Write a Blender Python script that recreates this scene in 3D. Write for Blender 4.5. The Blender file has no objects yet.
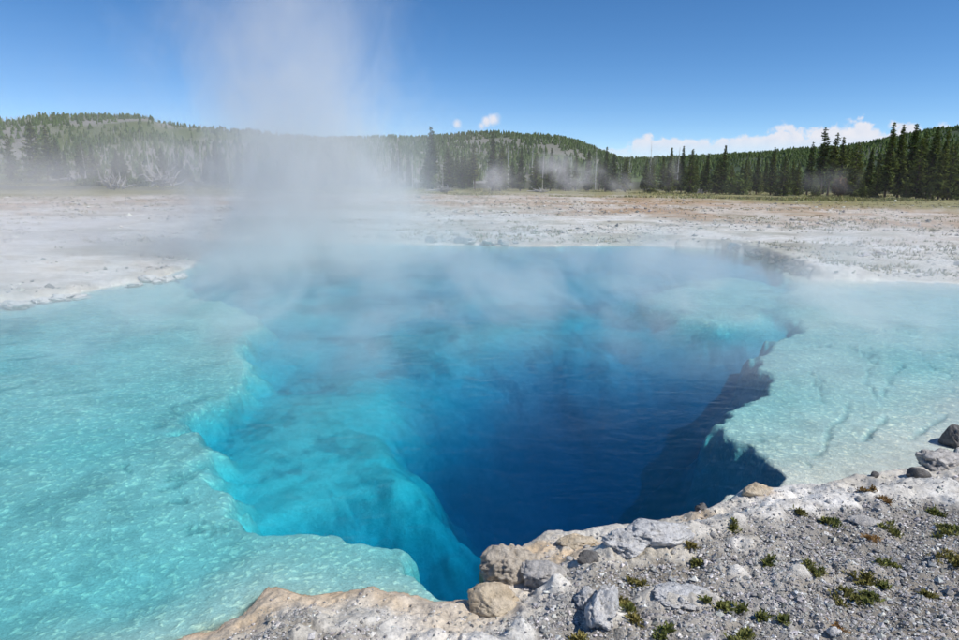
import bpy, bmesh, math, random
import numpy as np
from mathutils import Vector, Matrix, Quaternion

# ------------------------------------------------------------------ camera, sky, sun
sc = bpy.context.scene
col = sc.collection
EYE = 2.2                                   # eye height above the water (water level z = 0)
PITCH = math.radians(12.53)
ROLL = math.radians(0.4)
FPX = 639.3                                 # 24 mm lens on a 36 mm frame, in photo pixels
cp, sp = math.cos(PITCH), math.sin(PITCH)
F = np.array([0, cp, -sp]); R0 = np.array([1., 0, 0]); U0 = np.array([0, sp, cp])
RV = math.cos(ROLL)*R0 + math.sin(ROLL)*U0
UV = -math.sin(ROLL)*R0 + math.cos(ROLL)*U0
cam_d = bpy.data.cameras.new('camera'); cam_d.lens = 24; cam_d.sensor_width = 36
cam_d.clip_start = 0.05; cam_d.clip_end = 20000
cam = bpy.data.objects.new('camera', cam_d); col.objects.link(cam)
M4 = Matrix.Identity(4)
for i in range(3):
    M4[i][0], M4[i][1], M4[i][2] = RV[i], UV[i], -F[i]
M4[2][3] = EYE
cam.matrix_world = M4
sc.camera = cam

SUN_EL = math.radians(52)
SUN_H = np.array([0.90, -0.42]); SUN_H /= np.linalg.norm(SUN_H)
sun_vec = Vector((SUN_H[0]*math.cos(SUN_EL), SUN_H[1]*math.cos(SUN_EL), math.sin(SUN_EL)))
sd_ = bpy.data.lights.new('sun', 'SUN'); sd_.energy = 4.25; sd_.angle = math.radians(0.53); sd_.color = (1, .95, .88)
sun = bpy.data.objects.new('sun', sd_); col.objects.link(sun)
sun.rotation_euler = sun_vec.to_track_quat('Z', 'Y').to_euler(); sun.location = (20, 5, 25)

world = bpy.data.worlds.new('World'); sc.world = world; world.use_nodes = True
wt = world.node_tree; wt.nodes.clear()
def WN(t, **kw):
    n = wt.nodes.new(t)
    for k, v in kw.items(): setattr(n, k, v)
    return n
w_out = WN('ShaderNodeOutputWorld'); w_bg = WN('ShaderNodeBackground'); w_bg.inputs[1].default_value = 0.145
sky = WN('ShaderNodeTexSky', sky_type='NISHITA'); sky.sun_disc = False
sky.sun_elevation = SUN_EL; sky.sun_rotation = math.atan2(SUN_H[0], SUN_H[1])
sky.altitude = 2200; sky.air_density = .7; sky.dust_density = 0.0; sky.ozone_density = 1.0
wt.links.new(w_bg.outputs[0], w_out.inputs[0])
def wmath(op, a, b=None, c=None):
    n = WN('ShaderNodeMath', operation=op)
    for i, v in enumerate((a, b, c)):
        if v is None: continue
        if isinstance(v, (int, float)): n.inputs[i].default_value = v
        else: wt.links.new(v, n.inputs[i])
    return n.outputs[0]
# low fair-weather cumulus along the horizon, drawn by direction (they are kilometres away)
geo = WN('ShaderNodeTexCoord'); sep = WN('ShaderNodeSeparateXYZ'); wt.links.new(geo.outputs['Generated'], sep.inputs[0])
az = wmath('ARCTAN2', sep.outputs[0], sep.outputs[1]); el = wmath('ARCSINE', sep.outputs[2])
fc = WN('ShaderNodeFloatCurve'); cur = fc.mapping.curves[0]
TOPS = [(-1, .42), (-.85, .3), (-.72, .0), (-.3, .0), (.0, .0), (.12, .0), (.15, .42), (.20, .50), (.24, .62), (.29, .57), (.34, .54), (.39, .64), (.45, .70), (.51, .72), (.56, .68), (.62, .66), (.75, .66), (.88, .4), (1, .42)]
while len(cur.points) < len(TOPS): cur.points.new(0.5, 0.5)
for p, (a_, t_) in zip(cur.points, TOPS):
    p.location = (a_/2 + .5, t_); p.handle_type = 'VECTOR'
fc.mapping.update()
azn = wmath('MULTIPLY_ADD', az, .5, .5); wt.links.new(azn, fc.inputs['Value'])
cvec = WN('ShaderNodeCombineXYZ'); wt.links.new(az, cvec.inputs[0]); wt.links.new(el, cvec.inputs[1])
wn = WN('ShaderNodeTexNoise'); wn.inputs['Scale'].default_value = 34; wn.inputs['Detail'].default_value = 7; wn.inputs['Roughness'].default_value = .58
wt.links.new(cvec.outputs[0], wn.inputs['Vector'])
top = wmath('MULTIPLY', fc.outputs[0], .110)
puff = wmath('MULTIPLY_ADD', wn.outputs[0], .075, -.043)
edge0 = wmath('SUBTRACT', wmath('ADD', top, puff), el)              # > 0 inside the cloud
edge = edge0
for ca_, ce_, cr_ in ((.008, .082, .0115), (.0195, .0855, .0135), (-.035, .079, .0085), (.001, .076, .009)):       # small cloud tops beyond the hill
    qx = wmath('SUBTRACT', az, ca_); qy = wmath('SUBTRACT', el, ce_)
    edge = wmath('MAXIMUM', edge, wmath('ADD', wmath('SUBTRACT', cr_, wmath('SQRT', wmath('ADD', wmath('MULTIPLY', qx, qx), wmath('MULTIPLY', qy, qy)))), wmath('MULTIPLY', puff, .30)))
mask = WN('ShaderNodeMapRange', interpolation_type='SMOOTHSTEP'); mask.inputs[1].default_value = -.001; mask.inputs[2].default_value = .009
wt.links.new(edge, mask.inputs[0])
low = WN('ShaderNodeMapRange', interpolation_type='SMOOTHSTEP'); low.inputs[1].default_value = .028; low.inputs[2].default_value = .062
low.inputs[3].default_value = .30; low.inputs[4].default_value = .88
wt.links.new(el, low.inputs[0])
cm = wmath('MULTIPLY', mask.outputs[0], low.outputs[0])
wn2 = WN('ShaderNodeTexNoise'); wn2.inputs['Scale'].default_value = 60; wn2.inputs['Detail'].default_value = 5
wt.links.new(cvec.outputs[0], wn2.inputs['Vector'])
ccol = WN('ShaderNodeMix', data_type='RGBA'); wt.links.new(wn2.outputs[0], ccol.inputs['Factor'])
ccol.inputs['A'].default_value = (4.6, 5.0, 5.9, 1); ccol.inputs['B'].default_value = (6.9, 6.4, 6.3, 1)
cmix = WN('ShaderNodeMix', data_type='RGBA'); wt.links.new(cm, cmix.inputs['Factor'])
gam = WN('ShaderNodeHueSaturation'); gam.inputs['Saturation'].default_value = 1.28; wt.links.new(sky.outputs[0], gam.inputs['Color'])   # clear mountain air
wt.links.new(gam.outputs[0], cmix.inputs['A']); wt.links.new(ccol.outputs['Result'], cmix.inputs['B'])
wt.links.new(cmix.outputs['Result'], w_bg.inputs[0])

vs = sc.view_settings; vs.view_transform = 'Standard'; vs.look = 'None'; vs.exposure = 0.0; vs.gamma = 1.0; vs.use_curve_mapping = False
sc.render.engine = 'CYCLES'
cy = sc.cycles
cy.use_denoising = True; cy.denoiser = 'OPENIMAGEDENOISE'
cy.max_bounces = 6; cy.diffuse_bounces = 3; cy.glossy_bounces = 2; cy.transmission_bounces = 4; cy.volume_bounces = 2
cy.transparent_max_bounces = 24; cy.caustics_reflective = False; cy.caustics_refractive = False
cy.sample_clamp_indirect = 4; cy.volume_step_rate = 1.0; cy.volume_max_steps = 128
cy.use_adaptive_sampling = True; cy.adaptive_threshold = 0.03

# ------------------------------------------------------------------ helpers
rng = np.random.default_rng(7); random.seed(7)
def ray(u, v):
    return F + (u-479.5)/FPX*RV - (v-320)/FPX*UV
def px(u, v, z=0.0):
    """survey: where the sight line of photo point (u, v) meets the level z"""
    d = ray(u, v); t = (z-EYE)/d[2]
    return np.array([d[0]*t, d[1]*t])
def at_dist(u, v, D):
    d = ray(u, v); t = D/d[1]
    return np.array([d[0]*t, D, EYE+d[2]*t])
def poly(pts, z=0.0): return np.array([px(u, v, z) for u, v in pts])
def smooth(a, b, x):
    t = np.clip((x-a)/(b-a), 0, 1); return t*t*(3-2*t)
def _h(ix, iy, iz, s):
    n = (ix.astype(np.int64)*374761393 + iy.astype(np.int64)*668265263 + iz.astype(np.int64)*2147483647 + s*974634521) & 0xffffffff
    n = ((n ^ (n >> 13))*1274126177) & 0xffffffff
    n = (n ^ (n >> 16)) & 0xffffffff
    n = (n*2246822519) & 0xffffffff; n = n ^ (n >> 15)
    return (n & 0xffffff)/float(0xffffff)*2-1
def noise3(x, y, z, s=0):
    x, y, z = np.broadcast_arrays(np.asarray(x, float), np.asarray(y, float), np.asarray(z, float))
    ix, iy, iz = np.floor(x), np.floor(y), np.floor(z)
    fx, fy, fz = x-ix, y-iy, z-iz
    q = lambda t: t*t*t*(t*(t*6-15)+10)
    wx, wy, wz = q(fx), q(fy), q(fz); out = 0
    for dx in (0, 1):
        for dy in (0, 1):
            for dz in (0, 1):
                w = (wx if dx else 1-wx)*(wy if dy else 1-wy)*(wz if dz else 1-wz)
                out = out + w*_h(ix+dx, iy+dy, iz+dz, s)
    return out
def noise2(x, y, s=0):
    x = np.asarray(x, float); y = np.asarray(y, float)
    ix, iy = np.floor(x), np.floor(y); fx, fy = x-ix, y-iy
    q = lambda t: t*t*t*(t*(t*6-15)+10)
    wx, wy = q(fx), q(fy); o = np.zeros_like(ix)
    a = _h(ix, iy, o, s); b = _h(ix+1, iy, o, s); c = _h(ix, iy+1, o, s); d = _h(ix+1, iy+1, o, s)
    return (a*(1-wx)+b*wx)*(1-wy) + (c*(1-wx)+d*wx)*wy
def fbm(x, y, f, oct=4, s=0, g=.5):
    a, t, out = 1., 0., 0.
    for k in range(oct):
        c, si = math.cos(.6*k), math.sin(.6*k)
        out = out + a*noise2((x*c-y*si)*f+17.3*k, (x*si+y*c)*f-9.1*k, s+k); t += a; a *= g; f *= 2.03
    return out/t
def fbm3(p, f, oct=4, s=0, g=.5):
    a, t, out = 1., 0., 0.
    for k in range(oct):
        out = out + a*noise3(p[:, 0]*f+5.1*k, p[:, 1]*f+3.7*k, p[:, 2]*f-8.3*k, s+k); t += a; a *= g; f *= 2.03
    return out/t
def ridged(x, y, f, oct=3, s=0):
    a, t, out = 1., 0., 0.
    for k in range(oct):
        out = out + a*(1-np.abs(noise2(x*f+7.7*k, y*f-3.3*k, s+k))*2); t += a; a *= .5; f *= 2.1
    return out/t
def sdist(P, x, y):
    """signed distance to polygon P, negative inside"""
    best = np.full(x.shape, 1e18); inside = np.zeros(x.shape, bool)
    n = len(P)
    for i in range(n):
        ax, ay = P[i]; bx, by = P[(i+1) % n]
        ex, ey = bx-ax, by-ay; wx, wy = x-ax, y-ay
        t = np.clip((wx*ex+wy*ey)/(ex*ex+ey*ey+1e-12), 0, 1)
        best = np.minimum(best, (wx-ex*t)**2+(wy-ey*t)**2)
        if abs(ey) > 1e-12:
            c = ((ay > y) != (by > y)) & (x < ex*(y-ay)/ey+ax); inside ^= c
    d = np.sqrt(best); return np.where(inside, -d, d)
def ldist(L, x, y):
    best = np.full(x.shape, 1e18)
    for i in range(len(L)-1):
        ax, ay = L[i]; bx, by = L[i+1]; ex, ey = bx-ax, by-ay; wx, wy = x-ax, y-ay
        t = np.clip((wx*ex+wy*ey)/(ex*ex+ey*ey+1e-12), 0, 1)
        best = np.minimum(best, (wx-ex*t)**2+(wy-ey*t)**2)
    return np.sqrt(best)
def mesh_np(name, V, Fc, colors=None, smooth_=False):
    """V (n,3) floats, Fc (m,k) ints with k = 3 or 4"""
    me = bpy.data.meshes.new(name)
    V = np.asarray(V, np.float32); Fc = np.asarray(Fc, np.int32); k = Fc.shape[1]
    me.vertices.add(len(V)); me.vertices.foreach_set('co', V.ravel())
    me.loops.add(Fc.size); me.loops.foreach_set('vertex_index', Fc.ravel())
    me.polygons.add(len(Fc)); me.polygons.foreach_set('loop_start', np.arange(0, Fc.size, k, dtype=np.int32))
    me.update(calc_edges=True)
    me.polygons.foreach_set('use_smooth', np.full(len(Fc), smooth_, bool))
    if colors is not None:
        ca = me.color_attributes.new('Col', 'FLOAT_COLOR', 'POINT')
        c4 = np.ones((len(V), 4), np.float32); c4[:, :colors.shape[1]] = colors
        ca.data.foreach_set('color', c4.ravel())
    return me
def add(name, me, mat=None, parent=None, loc=None):
    if mat is not None and not me.materials: me.materials.append(mat)
    o = bpy.data.objects.new(name, me); col.objects.link(o)
    if parent is not None: o.parent = parent
    if loc is not None: o.location = loc
    return o
def empty(name, loc, rz=0, s=1.0):
    o = bpy.data.objects.new(name, None); col.objects.link(o)
    o.location = loc; o.rotation_euler = (0, 0, rz); o.scale = (s, s, s); o.empty_display_size = .2
    return o
def tag(o, label=None, cat=None, group=None, kind=None):
    for k, v in (('label', label), ('category', cat), ('group', group), ('kind', kind)):
        if v: o[k] = v
    return o

# ------------------------------------------------------------------ materials
class MT:
    def __init__(s, name):
        s.m = bpy.data.materials.new(name); s.m.use_nodes = True; s.t = s.m.node_tree; s.t.nodes.clear()
        s.out = s.n('ShaderNodeOutputMaterial')
    def n(s, t, **kw):
        n = s.t.nodes.new(t)
        for k, v in kw.items(): setattr(n, k, v)
        return n
    def l(s, a, b): s.t.links.new(a, b)
    def put(s, sock, v):
        if isinstance(v, bpy.types.NodeSocket): s.l(v, sock)
        else: sock.default_value = v
    def noise(s, vec, scale, detail=4, rough=.55, dist=0):
        n = s.n('ShaderNodeTexNoise'); s.l(vec, n.inputs['Vector'])
        n.inputs['Scale'].default_value = scale; n.inputs['Detail'].default_value = detail
        n.inputs['Roughness'].default_value = rough; n.inputs['Distortion'].default_value = dist
        return n.outputs[0]
    def voro(s, vec, scale, feature='F1', out='Distance', rnd=1.0):
        n = s.n('ShaderNodeTexVoronoi', feature=feature); s.l(vec, n.inputs['Vector']); n.inputs['Scale'].default_value = scale
        n.inputs['Randomness'].default_value = rnd
        return n.outputs[out]
    def math(s, op, a, b=None, c=None, clamp=False):
        n = s.n('ShaderNodeMath', operation=op, use_clamp=clamp)
        for i, v in enumerate((a, b, c)):
            if v is not None: s.put(n.inputs[i], v)
        return n.outputs[0]
    def rng(s, v, a, b, c=0., d=1., smooth=True):
        n = s.n('ShaderNodeMapRange', interpolation_type='SMOOTHSTEP' if smooth else 'LINEAR')
        s.put(n.inputs[0], v)
        for i, q in enumerate((a, b, c, d)): n.inputs[i+1].default_value = q
        return n.outputs[0]
    def mix(s, f, a, b, mode='MIX'):
        n = s.n('ShaderNodeMix', data_type='RGBA', blend_type=mode)
        s.put(n.inputs['Factor'], f)
        for k, v in (('A', a), ('B', b)):
            if isinstance(v, bpy.types.NodeSocket): s.l(v, n.inputs[k])
            else: n.inputs[k].default_value = tuple(v)+((1,) if len(v) == 3 else ())
        return n.outputs['Result']
    def bump(s, h, strength, dist, prev=None):
        n = s.n('ShaderNodeBump'); s.l(h, n.inputs['Height']); n.inputs['Strength'].default_value = strength; n.inputs['Distance'].default_value = dist
        if prev is not None: s.l(prev, n.inputs['Normal'])
        return n.outputs[0]
    def pos(s, kind='Position'):
        if kind == 'Object':
            return s.n('ShaderNodeTexCoord').outputs['Object']
        return s.n('ShaderNodeNewGeometry').outputs['Position']
    def attr(s, name='Col'):
        return s.n('ShaderNodeAttribute', attribute_name=name).outputs['Color']
    def surf(s, color, rough=.9, normal=None, spec=.25):
        b = s.n('ShaderNodeBsdfPrincipled'); s.put(b.inputs['Base Color'], color if isinstance(color, bpy.types.NodeSocket) else tuple(color)+(1,))
        b.inputs['Roughness'].default_value = rough; b.inputs['Specular IOR Level'].default_value = spec
        if normal is not None: s.l(normal, b.inputs['Normal'])
        s.l(b.outputs[0], s.out.inputs['Surface']); return b

# ground: albedo from the survey colours, fine grain and relief from noise
g = MT('sinter_ground'); P = g.pos()
c = g.attr()
n1 = g.noise(P, 9, 6, .65); n2 = g.noise(P, 70, 4, .6); n3 = g.noise(P, .8, 5, .6)
c = g.mix(1, c, g.mix(g.rng(n1, .3, .7), (.88, .88, .88), (1.10, 1.10, 1.10)), 'MULTIPLY')
c = g.mix(1, c, g.mix(g.rng(n2, .3, .7), (.84, .84, .84), (1.12, 1.12, 1.12)), 'MULTIPLY')
sz = g.n('ShaderNodeSeparateXYZ'); g.l(P, sz.inputs[0]); land_ = g.rng(sz.outputs[2], -.01, .02)
mpf = g.n('ShaderNodeMapping'); g.l(P, mpf.inputs[0]); mpf.inputs['Scale'].default_value = (.9, 1.15, 1)
nf = g.noise(mpf.outputs[0], 1.7, 9, .72); nf2 = g.noise(mpf.outputs[0], .55, 8, .7)
c = g.mix(land_, c, g.mix(1, c, g.mix(g.rng(nf, .34, .64), (.82, .79, .74), (1.10, 1.10, 1.10)), 'MULTIPLY'))
c = g.mix(land_, c, g.mix(1, c, g.mix(g.rng(nf2, .36, .62), (.90, .86, .79), (1.06, 1.06, 1.06)), 'MULTIPLY'))
c = g.mix(1, c, g.mix(g.rng(n3, .3, .7), (.93, .93, .92), (1.06, 1.05, 1.04)), 'MULTIPLY')
wet = g.math('MULTIPLY', g.rng(sz.outputs[2], .0, -.03), g.rng(sz.outputs[2], -.40, -.15))                       # knobbly white sinter bed; ripple caustics painted into its colour as pale flecks
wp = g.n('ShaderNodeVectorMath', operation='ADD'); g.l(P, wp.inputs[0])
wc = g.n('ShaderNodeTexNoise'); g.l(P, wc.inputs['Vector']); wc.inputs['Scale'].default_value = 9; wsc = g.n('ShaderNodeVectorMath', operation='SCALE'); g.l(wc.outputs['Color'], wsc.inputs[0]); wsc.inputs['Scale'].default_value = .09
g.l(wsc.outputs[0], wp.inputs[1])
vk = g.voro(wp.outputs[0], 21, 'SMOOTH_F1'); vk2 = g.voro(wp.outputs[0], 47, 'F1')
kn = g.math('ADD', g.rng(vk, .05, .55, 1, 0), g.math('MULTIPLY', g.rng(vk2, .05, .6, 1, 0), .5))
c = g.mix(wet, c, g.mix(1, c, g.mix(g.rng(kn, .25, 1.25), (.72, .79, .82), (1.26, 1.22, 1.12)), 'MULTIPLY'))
bf = g.bump(g.math('MULTIPLY', nf, g.rng(sz.outputs[2], -.02, .03)), .35, .12)
b0 = g.bump(g.math('MULTIPLY', kn, wet), .35, .010, bf)
dry = g.rng(sz.outputs[2], -.05, .0, .22, 1.0)
b1 = g.bump(g.math('MULTIPLY', g.noise(P, 26, 7, .68), dry), .55, .030, b0)
b2 = g.bump(g.math('MULTIPLY', g.noise(P, 150, 3, .6), dry), .45, .006, b1)
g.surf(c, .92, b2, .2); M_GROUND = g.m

# water: clear hot spring water, mirror by Fresnel over a clear body that absorbs red first
w = MT('pool_water'); P = w.pos()
mp = w.n('ShaderNodeMapping'); w.l(P, mp.inputs[0]); mp.inputs['Scale'].default_value = (1, 1.6, 1)
h = w.math('ADD', w.noise(mp.outputs[0], 3.2, 3, .5, .6), w.math('MULTIPLY', w.noise(mp.outputs[0], 13, 3, .55, .5), .30))
nb = w.bump(h, .24, .05)
fr = w.n('ShaderNodeFresnel'); fr.inputs['IOR'].default_value = 1.333; w.l(nb, fr.inputs['Normal'])
tr = w.n('ShaderNodeBsdfTransparent'); gl = w.n('ShaderNodeBsdfGlossy'); gl.inputs['Roughness'].default_value = .03; w.l(nb, gl.inputs['Normal'])
mx = w.n('ShaderNodeMixShader'); w.l(fr.outputs[0], mx.inputs[0]); w.l(tr.outputs[0], mx.inputs[1]); w.l(gl.outputs[0], mx.inputs[2])
w.l(mx.outputs[0], w.out.inputs['Surface'])
va = w.n('ShaderNodeVolumeAbsorption'); va.inputs['Color'].default_value = (0.0, .815, .915, 1); va.inputs['Density'].default_value = 2.5
vsc = w.n('ShaderNodeVolumeScatter'); vsc.inputs['Color'].default_value = (.12, .78, 1, 1); vsc.inputs['Density'].default_value = .09; vsc.inputs['Anisotropy'].default_value = .2
va.inputs['Color'].default_value = (0.0, .805, .905, 1); va.inputs['Density'].default_value = 2.5
vad = w.n('ShaderNodeAddShader'); w.l(va.outputs[0], vad.inputs[0]); w.l(vsc.outputs[0], vad.inputs[1])
w.l(vad.outputs[0], w.out.inputs['Volume']); M_WATER = w.m

def rock_mat(name, ca, cb, cc, dark=.35):
    r = MT(name); P = r.pos('Object')
    a = r.noise(P, 7, 6, .65); b = r.noise(P, 26, 5, .65); d = r.noise(P, 3, 4, .6)
    c = r.mix(r.rng(d, .38, .62), ca, cb); c = r.mix(r.rng(a, .5, .72), c, cc)
    c = r.mix(1, c, r.mix(r.rng(b, .3, .66), (dark+.35, dark+.34, dark+.33), (1.1, 1.1, 1.1)), 'MULTIPLY')
    bb = r.bump(r.noise(P, 16, 8, .7), .8, .05); bb = r.bump(r.noise(P, 90, 4, .6), .5, .01, bb)
    r.surf(c, .9, bb, .25); return r.m
M_TAN = rock_mat('tan_sinter_rock', (.56, .49, .40), (.62, .55, .45), (.50, .46, .41))
M_OCHRE = rock_mat('ochre_sinter_rock', (.66, .54, .38), (.70, .61, .47), (.60, .52, .42))
M_WHITE = rock_mat('white_chalk_rock', (.68, .68, .67), (.74, .72, .69), (.58, .58, .58))
M_GREY = rock_mat('grey_rock', (.16, .155, .15), (.24, .23, .22), (.10, .098, .095))
M_PALE = rock_mat('pale_grey_rock', (.55, .53, .50), (.63, .60, .56), (.48, .46, .44))

def simple(name, color, rough=.9, scale=12, var=.25, obj=True):
    m = MT(name); n = m.noise(m.pos('Object' if obj else 'Position'), scale, 4, .6)
    m.surf(m.mix(1, color, m.mix(m.rng(n, .3, .7), (1-var,)*3, (1+var,)*3), 'MULTIPLY'), rough, None, .2); return m.m
M_BARK = simple('bark', (.11, .085, .065)); M_DEAD = simple('dead_wood', (.50, .485, .465))
M_ROOT = simple('weathered_roots', (.34, .33, .32))
def foliage(name, a, b, trans=.25):
    m = MT(name); oi = m.n('ShaderNodeObjectInfo'); n = m.noise(m.pos(), .9, 3, .6)
    f = m.math('ADD', m.math('MULTIPLY', oi.outputs['Random'], .55), m.math('MULTIPLY', n, .5))
    c = m.mix(m.rng(f, .15, .9), a, b)
    c = m.mix(1, c, m.attr(), 'MULTIPLY')
    d = m.n('ShaderNodeBsdfDiffuse'); t = m.n('ShaderNodeBsdfTranslucent'); m.l(c, d.inputs[0]); m.l(c, t.inputs[0])
    x = m.n('ShaderNodeMixShader'); x.inputs[0].default_value = trans; m.l(d.outputs[0], x.inputs[1]); m.l(t.outputs[0], x.inputs[2])
    m.l(x.outputs[0], m.out.inputs['Surface']); return m.m
M_PINE = foliage('pine_needles', (.070, .105, .034), (.155, .185, .050))
M_BUSH = foliage('bush_leaves', (.085, .13, .035), (.13, .17, .05))
M_RUST = foliage('rust_leaves', (.15, .10, .06), (.20, .13, .08))
M_PLANT = foliage('bank_plant_leaves', (.155, .16, .068), (.24, .215, .10), .2)
M_VCOL = MT('vertex_toned_stone'); M_VCOL.surf(M_VCOL.mix(1, M_VCOL.attr(), M_VCOL.mix(M_VCOL.rng(M_VCOL.noise(M_VCOL.pos(), 160, 2), .3, .7), (.8,)*3, (1.15,)*3), 'MULTIPLY'), .9); M_VCOL = M_VCOL.m
M_WOOD = MT('hillside_foliage'); M_WOOD.surf(M_WOOD.attr(), .95, None, .05); M_WOOD = M_WOOD.m

# ------------------------------------------------------------------ survey of the pool
SHORE_N = [(-160, 760), (-60, 715), (60, 672), (170, 641), (215, 629), (250, 608), (268, 593), (300, 593), (330, 598), (372, 590), (405, 596), (432, 603), (468, 601), (488, 590), (480, 574),
           (480, 556), (492, 546), (515, 549), (545, 534), (585, 531), (620, 527), (660, 521), (698, 513), (722, 502), (742, 494), (780, 489), (815, 491), (850, 481), (890, 474), (930, 466), (946, 455), (962, 449)]
SHORE_R = [(1010, 436), (1075, 405), (1095, 340), (1060, 292), (1010, 286), (959, 283), (900, 281), (850, 280), (812, 279)]
SHORE_F = [(796, 273), (775, 264), (752, 256), (715, 249), (650, 246), (585, 246), (520, 247), (480, 245), (440, 245), (380, 243), (310, 243), (250, 245), (205, 252), (192, 266), (160, 278), (120, 284), (70, 294), (0, 304), (-120, 322), (-230, 370), (-300, 480), (-320, 700)]
SHORE = poly(SHORE_N+SHORE_R+SHORE_F)
BASIN = poly([(440, 607), (408, 583), (370, 573), (330, 561), (290, 553), (252, 546), (236, 530), (216, 500), (190, 476), (163, 450), (178, 430), (218, 415), (240, 385), (256, 350), (250, 322), (195, 307), (165, 293), (200, 274), (300, 262),
              (420, 256), (560, 254), (680, 254), (738, 258), (776, 274), (793, 300), (772, 318), (803, 346), (768, 373), (786, 400), (770, 419), (732, 435), (727, 456), (757, 478), (750, 500), (735, 530), (700, 570), (640, 590), (560, 605), (510, 625), (480, 640)], -.33)
PIT = np.concatenate([poly([(430, 650), (432, 600), (440, 555), (432, 520), (446, 485), (464, 450), (474, 415)], -.5),
    poly([(488, 372), (540, 352), (640, 343), (720, 344), (790, 350), (800, 362), (775, 382), (790, 402), (765, 424), (735, 440), (732, 458), (765, 482), (750, 510), (640, 590), (540, 640)], -.3)])
ISLE = poly([(664, 306), (690, 292), (740, 287), (768, 300), (765, 318), (742, 332), (712, 337), (676, 324)], -.28)
LEDGE = [px(u, v) for u, v in [(712, 248), (735, 251), (752, 256), (775, 264), (796, 273), (808, 278)]]
LEDGE2 = [px(u, v) for u, v in [(430, 244), (470, 245), (512, 246)]]
LEDGE3 = [px(u, v) for u, v in [(192, 266), (160, 278), (125, 284)]]
LEDGE4 = [px(u, v) for u, v in [(75, 293), (30, 299), (-40, 311)]]
PATCH = [(px(u, v, .2), r) for u, v, r in [(668, 596, .17), (610, 612, .13), (700, 600, .10), (640, 548, .16), (600, 556, .16), (760, 512, .18), (900, 492, .25), (930, 482, .25), (950, 500, .2), (745, 545, .12), (735, 575, .1), (400, 612, .12), (470, 630, .13), (335, 614, .15), (365, 604, .11), (300, 634, .11), (430, 622, .1), (640, 530, .14), (600, 548, .2), (665, 545, .2), (720, 522, .2), (560, 575, .1), (790, 503, .2), (860, 494, .2), (520, 625, .1), (690, 530, .18), (830, 500, .2), (800, 580, .08)]]
CRACKS = [np.array([px(u, v, -.15) for u, v in L]) for L in (
    [(808, 351), (860, 351), (920, 357), (975, 366)], [(855, 352), (872, 368), (868, 395), (880, 408)], [(822, 462), (832, 440), (838, 425), (846, 412)], [(822, 462), (810, 480)], [(860, 455), (872, 440), (880, 430)],
    [(905, 455), (925, 440), (948, 425)], [(880, 300), (925, 310), (975, 316)], [(845, 290), (885, 301)], [(885, 335), (940, 345)], [(915, 362), (945, 378), (960, 392)], [(800, 375), (820, 395), (826, 412)], [(948, 402), (962, 412)],
    [(900, 372), (890, 392), (884, 402)])]
CRACKS_L = [np.array([px(u, v, -.3) for u, v in L]) for L in (
    [(-10, 412), (20, 405), (38, 398)], [(170, 440), (180, 420), (215, 412)], [(125, 484), (132, 490)], [(175, 494), (180, 500)], [(180, 550), (210, 552)], [(160, 525), (185, 518)], [(30, 372), (58, 368)], [(95, 345), (130, 343)], [(60, 410), (90, 408)], [(-5, 348), (45, 347)])]

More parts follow.
